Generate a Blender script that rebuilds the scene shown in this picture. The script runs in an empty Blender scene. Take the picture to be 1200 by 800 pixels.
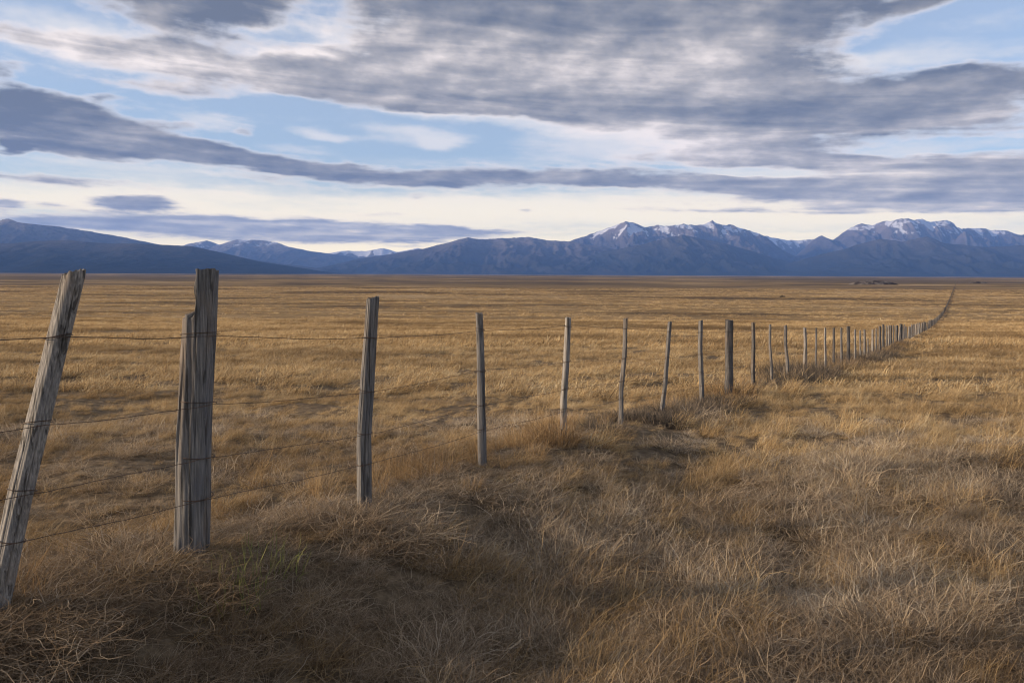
import bpy, math
import numpy as np

RNG = np.random.default_rng(11)
SC = bpy.context.scene
COL = SC.collection
CAMZ = 12.0                      # eye level above the far plain, metres

# ------------------------------------------------------------------ camera
FPX = 950.0                      # focal length for a 1200 px wide frame
PITCH = math.atan(79.0 / FPX)
ROLL = math.radians(0.26)
_F = np.array([0, math.cos(PITCH), -math.sin(PITCH)])
_U0 = np.array([0, math.sin(PITCH), math.cos(PITCH)])
_R0 = np.array([1.0, 0, 0])
_R = math.cos(ROLL) * _R0 + math.sin(ROLL) * _U0
_U = -math.sin(ROLL) * _R0 + math.cos(ROLL) * _U0


def ray(px, py):
    return _F + _R * (px - 600) / FPX + _U * (400 - py) / FPX


cam_data = bpy.data.cameras.new('camera')
cam_data.sensor_width = 36.0
cam_data.lens = 36.0 * FPX / 1200.0
cam_data.clip_start = 0.05
cam_data.clip_end = 200000.0
cam = bpy.data.objects.new('camera', cam_data)
COL.objects.link(cam)
from mathutils import Matrix, Vector
cam.matrix_world = Matrix(((_R[0], _U[0], -_F[0], 0), (_R[1], _U[1], -_F[1], 0), (_R[2], _U[2], -_F[2], CAMZ), (0, 0, 0, 1)))
SC.camera = cam

# ------------------------------------------------------------------ exposure
SC.view_settings.view_transform = 'Standard'
SC.view_settings.look = 'None'
SC.view_settings.gamma = 1.0
SC.view_settings.use_curve_mapping = False
SC.view_settings.exposure = 0.70
SC.cycles.use_denoising = True
SC.cycles.denoiser = 'OPENIMAGEDENOISE'
SC.cycles.denoising_input_passes = 'RGB_ALBEDO_NORMAL'
SC.cycles.denoising_prefilter = 'ACCURATE'
SC.cycles.filter_width = 1.15
SC.cycles.use_adaptive_sampling = True
SC.cycles.adaptive_threshold = 0.01
SC.cycles.max_bounces = 5
SC.cycles.diffuse_bounces = 3
SC.cycles.transmission_bounces = 3
SC.cycles.volume_bounces = 1
SC.cycles.sample_clamp_indirect = 6.0

# ------------------------------------------------------------------ sun
SUN_EL = math.radians(12.5)
SUN_AZ = math.radians(-98.0)     # clockwise from the view direction (+Y)
sun_dir = Vector((math.sin(SUN_AZ) * math.cos(SUN_EL), math.cos(SUN_AZ) * math.cos(SUN_EL), math.sin(SUN_EL)))
sd = bpy.data.lights.new('sun', 'SUN')
sd.energy = 5.0
sd.angle = math.radians(1.6)
sd.color = (1.0, 0.77, 0.53)
sun = bpy.data.objects.new('sun', sd)
COL.objects.link(sun)
sun.rotation_euler = (-sun_dir).to_track_quat('-Z', 'Y').to_euler()
sun.location = (-40, 0, 40)


# ------------------------------------------------------------------ node helper
class NT:
    def __init__(self, tree):
        self.t = tree
        tree.nodes.clear()

    def n(self, typ, **kw):
        nd = self.t.nodes.new(typ)
        for k, v in kw.items():
            setattr(nd, k, v)
        return nd

    def put(self, sock, v):
        if hasattr(v, 'is_output') or isinstance(v, bpy.types.NodeSocket):
            self.t.links.new(v, sock)
        else:
            sock.default_value = v

    def m(self, op, a, b=0.0, c=0.0, clamp=False):
        nd = self.n('ShaderNodeMath', operation=op, use_clamp=clamp)
        self.put(nd.inputs[0], a)
        if len(nd.inputs) > 1:
            self.put(nd.inputs[1], b)
        if len(nd.inputs) > 2:
            self.put(nd.inputs[2], c)
        return nd.outputs[0]

    def vm(self, op, a, b=(0, 0, 0)):
        nd = self.n('ShaderNodeVectorMath', operation=op)
        self.put(nd.inputs[0], a)
        self.put(nd.inputs[1], b)
        return nd.outputs[0]

    def xyz(self, x, y, z=0.0):
        nd = self.n('ShaderNodeCombineXYZ')
        self.put(nd.inputs[0], x); self.put(nd.inputs[1], y); self.put(nd.inputs[2], z)
        return nd.outputs[0]

    def sep(self, v):
        nd = self.n('ShaderNodeSeparateXYZ')
        self.put(nd.inputs[0], v)
        return nd.outputs

    def noise(self, vec, scale=1.0, detail=4.0, rough=0.5, dist=0.0, lac=2.0):
        nd = self.n('ShaderNodeTexNoise')
        self.put(nd.inputs['Vector'], vec)
        nd.inputs['Scale'].default_value = scale
        nd.inputs['Detail'].default_value = detail
        nd.inputs['Roughness'].default_value = rough
        nd.inputs['Lacunarity'].default_value = lac
        nd.inputs['Distortion'].default_value = dist
        return nd

    def smooth(self, v, a, b, lo=0.0, hi=1.0):
        nd = self.n('ShaderNodeMapRange', interpolation_type='SMOOTHSTEP')
        self.put(nd.inputs['Value'], v)
        nd.inputs['From Min'].default_value = a
        nd.inputs['From Max'].default_value = b
        nd.inputs['To Min'].default_value = lo
        nd.inputs['To Max'].default_value = hi
        return nd.outputs[0]

    def lin(self, v, a, b, lo=0.0, hi=1.0):
        nd = self.n('ShaderNodeMapRange')
        self.put(nd.inputs['Value'], v)
        nd.inputs['From Min'].default_value = a
        nd.inputs['From Max'].default_value = b
        nd.inputs['To Min'].default_value = lo
        nd.inputs['To Max'].default_value = hi
        return nd.outputs[0]

    def mix(self, f, a, b, blend='MIX'):
        nd = self.n('ShaderNodeMix', data_type='RGBA', blend_type=blend)
        self.put(nd.inputs[0], f)
        for s, v in ((nd.inputs[6], a), (nd.inputs[7], b)):
            if isinstance(v, tuple) and len(v) == 3:
                v = (*v, 1.0)
            self.put(s, v)
        return nd.outputs[2]

    def ramp(self, f, stops, interp='LINEAR'):
        nd = self.n('ShaderNodeValToRGB')
        cr = nd.color_ramp
        cr.interpolation = interp
        while len(cr.elements) > 1:
            cr.elements.remove(cr.elements[-1])
        for i, (p, c) in enumerate(stops):
            e = cr.elements[0] if i == 0 else cr.elements.new(p)
            e.position = p
            e.color = (*c, 1.0)
        self.put(nd.inputs[0], f)
        return nd.outputs[0]


# ------------------------------------------------------------------ sky
def px_azel(px, py):
    r = ray(px, py)
    return math.degrees(math.atan2(r[0], r[1])), math.degrees(math.atan2(r[2], math.hypot(r[0], r[1])))


# cloud banks: centre x, y, half width, half height (measured on the photograph, turned into
# compass bearing and height above the horizon), tilt in degrees, thickness
THICK = [
    # upper left: dark ragged cloud at the top edge, pale streaks under it
    (215, 0, 120, 34, -2, 1.3, 1.0), (275, 8, 50, 26, 0, .7, .7), (150, -8, 60, 22, 0, .6, .6),
    # long pale-edged roll from the left edge into the middle
    (70, 52, 150, 13, 4, .8, .1), (200, 70, 190, 16, 5, .95, .30), (330, 88, 180, 17, 6, 1.0, .55), (480, 108, 180, 19, 5, 1.0, .70), (620, 122, 150, 22, 5, .9, .65), (560, 90, 180, 18, 5, .7, .3), (690, 100, 180, 30, 3, .6, .3),
    (470, 22, 150, 24, 2, .5, .3), (600, 62, 150, 22, 3, .5, .25),
    (2, 84, 34, 13, 0, 1.2, 1.0), (185, 102, 95, 9, 0, .8, .35), (140, 117, 26, 5, 0, .7, .7),
    # slate cloud on the left
    (30, 128, 120, 15, 3, 1.1, 1.3), (80, 154, 170, 27, 2, 1.4, 1.05), (180, 172, 110, 12, 1, 1.2, .95), (0, 174, 26, 10, 4, 1.0, 1.1), (230, 168, 50, 5, 2, .8, .8), (80, 178, 80, 6, 3, .6, .5),
    # long flat band across the middle
    (60, 194, 110, 5, 3, -.6, -.3), (300, 190, 150, 10, 6, 1.2, .9), (430, 204, 150, 8, 3, 1.2, .9), (590, 208, 130, 11, 0, 1.2, .95), (730, 209, 120, 9, 1, 1.1, .9), (850, 217, 110, 8, 2, 1.0, .6), (920, 224, 80, 6, 3, .7, .4), (330, 212, 90, 4, 4, .6, .4),
    (70, 210, 150, 6, 2, 1.1, .8), (170, 237, 66, 7, 1, 1.3, .8), (14, 240, 28, 6, 0, 1.1, .6), (66, 239, 26, 4, 0, .6, .3),
    # bank lying on the far hills
    (240, 262, 230, 12, 2, .9, .5), (330, 272, 260, 14, 1, 1.0, .6), (470, 272, 130, 9, 1, .8, .45), (600, 272, 140, 5, 1, .5, .3), (90, 262, 100, 5, 0, .6, .3),
    # wide grey deck on the right
    (600, 4, 200, 20, -2, .9, .7), (780, 14, 230, 22, -3, 1.2, .9), (980, 10, 190, 17, -4, 1.0, .8), (1110, -4, 80, 10, -8, .8, .6), (900, 44, 110, 10, -4, .5, .3),
    (760, 84, 210, 26, 4, 1.1, .42), (720, 122, 130, 18, 5, .9, .62), (890, 128, 170, 18, 5, 1.1, 1.1), (1050, 108, 150, 14, -2, 1.2, 1.05), (1160, 112, 110, 17, -4, 1.1, .85), (1010, 142, 150, 13, 2, .9, .7), (1170, 146, 80, 10, -2, .7, .4), (840, 166, 100, 10, 0, .5, .2),
    (720, 92, 330, 62, 4, .8, .50), (940, 112, 260, 44, 0, .6, .45), (830, 175, 200, 22, 2, .6, .30), (520, 92, 220, 24, 5, .4, .25),
    (100, 190, 130, 4, 2, -.7, -.4), (70, 139, 70, 3, 4, -.4, -.5), (245, 183, 60, 3, 6, -.5, -.2),
    # paler folds inside the deck
    (560, 62, 200, 12, 3, .3, -.2), (820, 58, 150, 8, 0, .5, .05), (760, 150, 120, 16, 4, .3, -.15), (1130, 138, 80, 7, -3, 0.0, -.4), (470, 78, 140, 8, 5, .2, -.1), (1060, 205, 170, 8, 0, .1, -.2), (960, 88, 70, 5, 3, .1, 0.0), (640, 150, 90, 8, 6, -.1, -.3), (330, 62, 150, 8, 6, .1, -.3),
    (700, 60, 260, 24, 2, .55, .22), (960, 78, 120, 12, 2, .5, .25), (820, 180, 160, 12, 0, .55, .15), (1000, 190, 130, 9, 0, .5, .2),
    (1090, 206, 210, 18, -1, 1.2, .6), (1200, 215, 120, 26, 0, 1.1, .6), (980, 228, 190, 13, 2, 1.1, .6), (1120, 240, 150, 11, 1, .9, .5), (1000, 246, 160, 5, 1, .5, .3), (900, 188, 110, 8, 0, .5, .3),
    (830, 246, 150, 5, 3, .5, .25), (760, 236, 90, 4, 2, .35, .2), (612, 246, 16, 4, 0, .55, .4), (482, 229, 16, 4, 0, .5, .35),
    (297, 157, 14, 5, 0, .9, .5), (440, 252, 46, 3, 0, .6, .3), (210, 144, 40, 5, 2, .6, .5),
    # openings
    (470, 152, 190, 18, 4, -.9, -.3), (600, 172, 130, 12, 3, -.9, -.3), (1060, 62, 170, 19, -4, -1.3, -.4), (1150, 42, 110, 20, -5, -.8, -.3),
    (1110, 171, 130, 6, 0, -1.0, -.3), (885, 203, 60, 5, 3, -.9, -.3), (40, 92, 110, 9, 4, -.8, -.2), (70, 22, 110, 14, 5, -.7, -.3), (330, 40, 110, 8, 6, -.5, -.3),
    (735, 165, 70, 14, 6, -.5, -.5), (640, 170, 46, 10, 0, -.6, -.2),
]
VEIL = [
    (60, 22, 110, 15, 6, 1.0), (20, 48, 60, 8, 3, .6), (400, 42, 260, 30, 3, .6), (120, 62, 170, 20, 4, .9), (560, 60, 200, 40, 3, .8),
    (490, 160, 56, 10, 5, 1.5), (500, 169, 34, 7, 0, 1.0), (385, 159, 36, 6, 2, 1.5), (255, 147, 46, 8, 5, 1.3), (345, 175, 46, 6, 2, 1.1), (190, 135, 60, 8, 2, .6), (430, 163, 30, 4, 0, .8),
    (745, 155, 120, 34, 4, 1.5), (700, 180, 120, 16, 0, .9), (890, 202, 100, 13, 2, 1.5), (600, 145, 150, 8, 6, .9), (540, 132, 140, 12, 6, .9),
    (150, 192, 220, 18, 3, 1.0), (90, 226, 220, 16, 0, .9), (330, 240, 360, 18, 0, .8), (640, 246, 330, 18, 0, .8), (820, 240, 300, 18, 0, .9), (1080, 250, 230, 12, 0, .9), (300, 254, 200, 6, 2, .8),
    (1050, 70, 210, 14, 2, 1.1), (900, 80, 110, 8, 0, .7), (1080, 172, 190, 9, 0, .9), (1150, 30, 90, 9, -4, .5),
    (300, 296, 700, 16, 0, .7), (900, 280, 600, 22, 0, .7), (500, 190, 120, 6, 0, .6),
]
SKY_STRENGTH = 0.115


def build_world():
    w = bpy.data.worlds.new('World')
    SC.world = w
    w.use_nodes = True
    k = NT(w.node_tree)
    sky = k.n('ShaderNodeTexSky', sky_type='NISHITA')
    sky.sun_disc = False
    sky.sun_elevation = SUN_EL
    sky.sun_rotation = SUN_AZ
    sky.air_density = 1.0
    sky.dust_density = 0.6
    sky.ozone_density = 4.5
    tc = k.n('ShaderNodeTexCoord')
    d = k.sep(tc.outputs['Generated'])
    az = k.m('MULTIPLY', k.m('ARCTAN2', d[0], d[1]), 57.29578)
    el = k.m('MULTIPLY', k.m('ARCSINE', d[2]), 57.29578)
    elp = k.m('MAXIMUM', el, 0.0)
    P = k.xyz(az, el)
    # noise space, flattened towards the horizon as a cloud deck is
    wv = k.m('MULTIPLY', k.m('LOGARITHM', k.m('DIVIDE', k.m('ADD', elp, 5.0), 5.0), math.e), 2.3)
    qx = k.m('ADD', k.m('MULTIPLY', az, 0.056), k.m('MULTIPLY', wv, 0.10))
    Q = k.xyz(qx, wv, 3.7)
    warp = k.noise(Q, 2.6, 4.0, 0.55)
    ws = k.sep(k.vm('SUBTRACT', warp.outputs['Color'], (0.5, 0.5, 0.5)))
    amp = k.lin(el, 1.0, 12.0, 0.35, 1.0)
    P2 = k.vm('ADD', P, k.xyz(k.m('MULTIPLY', k.m('MULTIPLY', ws[0], 7.0), amp), k.m('MULTIPLY', k.m('MULTIPLY', ws[1], 2.0), amp)))
    fine = k.noise(Q, 5.6, 7.0, 0.50)
    Qo = k.vm('ADD', Q, (-0.035, 0.055, 0.0))
    fine2 = k.noise(Qo, 5.6, 5.0, 0.50)
    relief = k.m('SUBTRACT', fine.outputs['Fac'], fine2.outputs['Fac'])
    # straight wisps
    wq = k.xyz(k.m('MULTIPLY', qx, 0.55), k.m('MULTIPLY', k.m('ADD', wv, k.m('MULTIPLY', qx, 0.12)), 2.2), 9.1)
    wisp = k.noise(wq, 2.7, 7.0, 0.52, 0.6)

    def blobs(lst):
        acc = 0.0
        acd = 0.0
        for bl in lst:
            cx, cy, rx, ry, tilt, wt = bl[:6]
            a, e = px_azel(cx, cy)
            a1, _ = px_azel(cx + 5, cy); a0, _ = px_azel(cx - 5, cy)
            sc = abs(a1 - a0) / 10
            mp = k.n('ShaderNodeMapping', vector_type='TEXTURE')
            k.put(mp.inputs['Vector'], P2)
            mp.inputs['Location'].default_value = (a, e, 0)
            mp.inputs['Rotation'].default_value = (0, 0, -math.radians(tilt))
            mp.inputs['Scale'].default_value = (rx * sc * 1.5, ry * 0.0585 * 1.7, 1)
            g = k.n('ShaderNodeTexGradient', gradient_type='SPHERICAL')
            k.put(g.inputs[0], mp.outputs[0])
            gm = k.smooth(g.outputs['Fac'], 0.0, 0.9)
            acc = k.m('MULTIPLY_ADD', gm, wt, acc)
            if len(bl) > 6:
                acd = k.m('MULTIPLY_ADD', gm, bl[6], acd)
        return acc, acd

    big = k.noise(Q, 1.5, 3.0, 0.5)
    out = k.m('MAXIMUM', k.smooth(k.m('ABSOLUTE', az), 31.0, 40.0), k.smooth(el, 17.5, 22.0))
    gen = k.m('MULTIPLY', k.m('MULTIPLY', k.m('SUBTRACT', big.outputs['Fac'], 0.46), 5.0), out)
    tb, kb = blobs(THICK)
    big2 = k.noise(k.vm('ADD', Q, (4.4, 1.3, 2.0)), 2.4, 3.0, 0.5)
    puff = k.m('SUBTRACT', fine.outputs['Fac'], 0.5)
    wis = k.m('SUBTRACT', wisp.outputs['Fac'], 0.5)
    T = k.m('ADD', tb, gen)
    T = k.m('MULTIPLY_ADD', puff, 1.35, T)
    T = k.m('MULTIPLY_ADD', wis, 1.5, T)
    tuft = k.noise(k.vm('ADD', Q, (1.7, 5.2, 0.0)), 17.0, 6.0, 0.6)
    tu = k.m('SUBTRACT', tuft.outputs['Fac'], 0.5)
    T = k.m('MULTIPLY_ADD', tu, 0.75, T)
    dens = k.smooth(T, 0.0, 1.15)
    K = k.m('DIVIDE', kb, k.m('MAXIMUM', tb, 0.75))
    K = k.m('MULTIPLY_ADD', k.m('MINIMUM', k.m('MAXIMUM', gen, 0.0), 1.0), 0.6, K)
    K = k.m('MULTIPLY_ADD', k.m('SUBTRACT', big2.outputs['Fac'], 0.5), 0.7, k.m('MULTIPLY', K, 0.95))
    K = k.m('MULTIPLY_ADD', puff, 0.3, K)
    K = k.m('MULTIPLY_ADD', wis, 1.0, K)
    K = k.m('MULTIPLY_ADD', relief, -0.9, K)
    K = k.m('MULTIPLY_ADD', tu, 0.18, K)
    K = k.m('MULTIPLY_ADD', K, 1.18, -0.10)
    K = k.m('MULTIPLY', K, k.smooth(T, 0.2, 1.25), clamp=True)
    vb, _ = blobs(VEIL)
    V = k.m('MULTIPLY_ADD', out, 0.35, vb)
    V = k.m('MULTIPLY_ADD', wis, 1.5, V)
    V = k.m('MULTIPLY_ADD', k.smooth(el, 7.5, 1.5), 0.9, V)
    V = k.m('MULTIPLY_ADD', puff, 1.0, V)
    V = k.m('MULTIPLY_ADD', tu, 0.8, V)
    veil = k.m('MULTIPLY_ADD', k.smooth(V, 0.0, 1.9), 0.60, 0.34)
    low = k.smooth(el, 1.5, 8.5)
    g10 = 0.90 / SKY_STRENGTH

    def c(r, g, b):
        return (r * g10, g * g10, b * g10)
    veil_c = k.mix(low, c(1.36, 1.10, .60), c(.60, .585, .585))
    # thin cloud lets the light through, thick bellies are slate
    hi = k.ramp(K, [(0.0, (.74, .66, .62)), (0.22, (.50, .455, .44)), (0.45, (.32, .305, .31)), (0.72, (.195, .20, .225)), (1.0, (.115, .13, .17))])
    lo = k.ramp(K, [(0.0, (1.25, 1.0, .58)), (0.25, (.68, .58, .44)), (0.55, (.38, .345, .31)), (1.0, (.17, .165, .18))])
    cl = k.mix(low, lo, hi)
    cl = k.vm('SCALE', cl)
    cl.node.inputs['Scale'].default_value = g10
    base = k.mix(veil, sky.outputs[0], veil_c)
    full = k.mix(dens, base, cl)
    bg = k.n('ShaderNodeBackground')
    bg.inputs['Strength'].default_value = SKY_STRENGTH
    k.put(bg.inputs['Color'], full)
    o = k.n('ShaderNodeOutputWorld')
    k.put(o.inputs['Surface'], bg.outputs[0])
    w.cycles.sampling_method = 'MANUAL'
    w.cycles.sample_map_resolution = 512


build_world()


# ------------------------------------------------------------------ numpy noise
def _hash(ix, iy, seed):
    h = (ix.astype(np.int64) * 374761393 + iy.astype(np.int64) * 668265263 + seed * 974634777) & 0xffffffff
    h = ((h ^ (h >> 13)) * 1274126177) & 0xffffffff
    h = ((h ^ (h >> 16)) * 2246822519) & 0xffffffff
    return (h ^ (h >> 15)) & 0xffffffff


def perlin(x, y, seed=0):
    x = np.asarray(x, float); y = np.asarray(y, float)
    ix = np.floor(x); iy = np.floor(y)
    fx = x - ix; fy = y - iy

    def g(dx, dy):
        a = _hash(ix + dx, iy + dy, seed) * (2 * np.pi / 4294967296.0)
        return np.cos(a) * (fx - dx) + np.sin(a) * (fy - dy)
    u = fx * fx * fx * (fx * (fx * 6 - 15) + 10)
    v = fy * fy * fy * (fy * (fy * 6 - 15) + 10)
    a = g(0, 0) * (1 - u) + g(1, 0) * u
    b = g(0, 1) * (1 - u) + g(1, 1) * u
    return (a * (1 - v) + b * v) * 1.41


def fbm(x, y, seed=0, oct=4, gain=0.5):
    s = 0; a = 1.0; t = 0
    for i in range(oct):
        s = s + a * perlin(x, y, seed + i * 17); t += a
        x = x * 2.03 + 7.1; y = y * 2.03 - 3.3; a *= gain
    return s / t


def ridged(x, y, seed=0, oct=5, gain=0.5):
    s = 0; a = 1.0; t = 0; w = 1.0
    for i in range(oct):
        n = (1 - np.abs(perlin(x, y, seed + i * 13))) ** 2 * w
        s = s + a * n; t += a
        w = np.clip(n * 1.6, 0, 1)
        x = x * 2.07 + 3.7; y = y * 2.07 + 1.9; a *= gain
    return s / t


def sstep(a, b, x):
    t = np.clip((x - a) / (b - a), 0, 1)
    return t * t * (3 - 2 * t)


# ------------------------------------------------------------------ fence line and ground shape
_vp = ray(1123, 325)
FD = _vp[:2] / np.hypot(*_vp[:2])            # fence direction in plan
FN = np.array([FD[1], -FD[0]])               # to the camera side
_r3 = ray(427, 602)
FP = (_r3 * (4.6 / _r3[1]))[:2]              # third post

PROF_Y = [-12, -3, 0, 1.5, 2.8, 3.54, 4.6, 5.8, 7, 8.2, 9.3, 10.8, 13.6, 16.4, 20, 25, 30, 36, 44, 53, 60, 90, 127, 203, 350, 700, 40000]
PROF_Z = [-.85, -.95, -1.10, -1.16, -1.21, -1.27, -1.37, -1.40, -1.48, -1.59, -1.71, -1.82, -2.0, -2.17, -2.46, -2.87, -3.19, -3.51, -3.93, -4.45, -4.86, -6.3, -7.86, -9.97, -11.2, -11.9, -12.0]


def ground(x, y):
    x = np.asarray(x, float); y = np.asarray(y, float)
    s = (x - FP[0]) * FN[0] + (y - FP[1]) * FN[1]
    z = np.interp(y, PROF_Y, PROF_Z) + CAMZ
    near = np.exp(-np.maximum(y - 2.6, 0) ** 2 / 14.0)
    z = z - near * 0.36 * sstep(0.05, 1.15, s) - near * 0.10 * sstep(0.1, 1.2, -s)
    # unseen bank left of the camera, added to shade the foreground
    z = z + 0.22 * np.exp(-((x + 4.0 - 0.25 * y) / 0.85) ** 2) * (1 - sstep(1.7, 2.9, y)) * sstep(-14, -6, y)
    # low bank under the fence further on
    far = sstep(4, 9, y) * (1 - sstep(60, 110, y))
    z = z + far * 0.06 * np.exp(-(s / 0.7) ** 2)
    keep = 1 - 0.7 * np.exp(-(s / 0.5) ** 2)
    r = np.hypot(x, y)
    z = z + keep * 0.11 * fbm(x * 0.9, y * 0.9, 3, 3) * (1 - sstep(40, 90, r))
    z = z + keep * 0.10 * fbm(x * 0.28, y * 0.28, 5, 2) * sstep(3, 12, r) * (1 - sstep(120, 300, r))
    z = z + 0.35 * fbm(x / 28, y / 28, 7, 2) * sstep(25, 90, r) * np.clip(np.abs(s) / 12, 0.1, 1)
    z = z + 1.0 * fbm(x / 160, y / 110, 9, 3) * sstep(120, 400, r) * np.clip(np.abs(s) / 40, 0.15, 1)
    z = z + 5.0 * fbm(x / 900, y / 520, 12, 4) * sstep(900, 3500, r)
    return z


def link(name, me, mat=None, parent=None, **props):
    o = bpy.data.objects.new(name, me)
    COL.objects.link(o)
    if mat is not None and me is not None:
        me.materials.append(mat)
    if parent is not None:
        o.parent = parent
    for k, v in props.items():
        o[k] = v
    return o


def mesh_np(name, verts, faces, smooth=True):
    me = bpy.data.meshes.new(name)
    verts = np.asarray(verts, np.float32)
    faces = np.asarray(faces, np.int32)
    k = faces.shape[1]
    me.vertices.add(len(verts)); me.vertices.foreach_set('co', verts.ravel())
    me.loops.add(faces.size); me.loops.foreach_set('vertex_index', faces.ravel())
    me.polygons.add(len(faces))
    me.polygons.foreach_set('loop_start', np.arange(0, faces.size, k, dtype=np.int32))
    if smooth:
        me.polygons.foreach_set('use_smooth', np.ones(len(faces), bool))
    me.update(calc_edges=True)
    me.validate()
    return me


def grid_faces(nu, nv):
    i = np.arange(nu - 1)[:, None] * nv + np.arange(nv - 1)[None, :]
    i = i.ravel()
    return np.stack([i, i + nv, i + nv + 1, i + 1], 1)


def new_mat(name):
    m = bpy.data.materials.new(name)
    m.use_nodes = True
    return m, NT(m.node_tree)


def finish(k, color, rough=0.9, bump=None, spec=0.1, normal_strength=0.5, dist=0.02):
    b = k.n('ShaderNodeBsdfPrincipled')
    k.put(b.inputs['Base Color'], color)
    k.put(b.inputs['Roughness'], rough)
    b.inputs['Specular IOR Level'].default_value = spec
    if bump is not None:
        bp = k.n('ShaderNodeBump')
        bp.inputs['Strength'].default_value = normal_strength
        bp.inputs['Distance'].default_value = dist
        k.put(bp.inputs['Height'], bump)
        k.put(b.inputs['Normal'], bp.outputs[0])
    o = k.n('ShaderNodeOutputMaterial')
    k.put(o.inputs['Surface'], b.outputs[0])
    return b


# ------------------------------------------------------------------ ground sheet
def patch_tone(k, pos):
    """large vegetation patches of the plain, shared by the ground and the grass"""
    flat = k.vm('MULTIPLY', pos, (1, 1, 0))
    n1 = k.noise(k.vm('MULTIPLY', flat, (0.45, 1.0, 0.0)), 0.014, 5.0, 0.6).outputs['Fac']
    n2 = k.noise(k.vm('MULTIPLY', flat, (0.35, 1.0, 0.0)), 0.09, 5.0, 0.6).outputs['Fac']
    n3 = k.noise(flat, 0.0016, 4.0, 0.55).outputs['Fac']
    return n1, n2, n3


def ground_material():
    m, k = new_mat('dry_ground')
    geo = k.n('ShaderNodeNewGeometry')
    pos = geo.outputs['Position']
    n1, n2, n3 = patch_tone(k, pos)
    flat = k.vm('MULTIPLY', pos, (1, 1, 0))
    fine = k.noise(flat, 9.0, 8.0, 0.7).outputs['Fac']
    mid = k.noise(flat, 0.55, 7.0, 0.7).outputs['Fac']
    y = k.sep(pos)[1]
    t = k.m('ADD', k.m('MULTIPLY', mid, 0.5), k.m('MULTIPLY', n2, 0.5))
    far = k.ramp(t, [(0.30, (.11, .075, .042)), (0.45, (.20, .135, .068)), (0.56, (.29, .20, .10)), (0.72, (.40, .285, .155))])
    far = k.mix(k.smooth(n1, 0.50, 0.60), far, (.095, .068, .043))
    far = k.mix(k.m('MULTIPLY', k.smooth(n1, 0.44, 0.34), 0.6), far, (.46, .345, .20))
    heath = k.m('MULTIPLY', k.smooth(n3, 0.40, 0.54), k.smooth(y, 450.0, 1100.0))
    far = k.mix(k.m('MULTIPLY', heath, 0.75), far, (.075, .058, .045))
    near = k.ramp(fine, [(0.3, (.05, .038, .026)), (0.5, (.13, .097, .063)), (0.7, (.26, .20, .13))])
    col = k.mix(k.smooth(y, 40.0, 130.0), near, far)
    finish(k, col, 0.95, k.m('ADD', k.m('MULTIPLY', fine, 0.25), mid), 0.03, 0.8, 0.25)
    return m


def build_ground():
    n = 560
    u = np.linspace(-1, 1, n)
    kx = 10.0
    xs = np.sinh(kx * u) / np.sinh(kx) * 27000
    uy = np.linspace(-1, 1, n)
    ys = np.where(uy < 0, np.sinh(kx * uy) / np.sinh(kx) * 27000, np.sinh(kx * uy) / np.sinh(kx) * 27000) + 3.0
    ys = ys[ys > -3000]
    X, Y = np.meshgrid(xs, ys, indexing='ij')
    Z = ground(X, Y)
    v = np.stack([X.ravel(), Y.ravel(), Z.ravel()], 1)
    f = grid_faces(len(xs), len(ys))
    me = mesh_np('ground', v, f)
    link('ground', me, ground_material(), kind='structure')


build_ground()


# ------------------------------------------------------------------ mountains
def mountain_material(name, low, rock, pale, snow=(.46, .48, .54)):
    m, k = new_mat(name)
    geo = k.n('ShaderNodeNewGeometry')
    pos = geo.outputs['Position']
    n = k.noise(pos, 0.0022, 8.0, 0.65).outputs['Fac']
    n2 = k.noise(pos, 0.012, 6.0, 0.65).outputs['Fac']
    at = k.n('ShaderNodeAttribute', attribute_name='rel')
    rel = k.sep(at.outputs['Vector'])
    hh = k.m('ADD', rel[0], k.m('MULTIPLY', k.m('SUBTRACT', n, 0.5), 0.6))
    col = k.ramp(hh, [(0.25, low), (0.6, rock), (0.95, pale)])
    col = k.mix(k.m('MULTIPLY', k.smooth(n2, 0.45, 0.65), 0.45), col, tuple(c * 0.45 for c in low))
    sn = k.m('ADD', rel[1], k.m('MULTIPLY', k.m('SUBTRACT', n2, 0.5), 1.4))
    col = k.mix(k.m('MULTIPLY', k.smooth(sn, 0.48, 0.60), 0.9), col, snow)
    finish(k, col, 1.0, n2, 0.0, 0.6, 40.0)
    return m


M_FOREST = mountain_material('forest_slope', (.015, .018, .019), (.034, .034, .034), (.065, .06, .058))  # forest and rock tones kept dark, cloud shade put into the colour
M_ROCK = mountain_material('mountain_rock', (.024, .025, .027), (.062, .055, .057), (.15, .132, .13))
M_FAR = mountain_material('far_mountain_rock', (.04, .04, .042), (.08, .074, .075), (.17, .155, .15))


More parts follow.
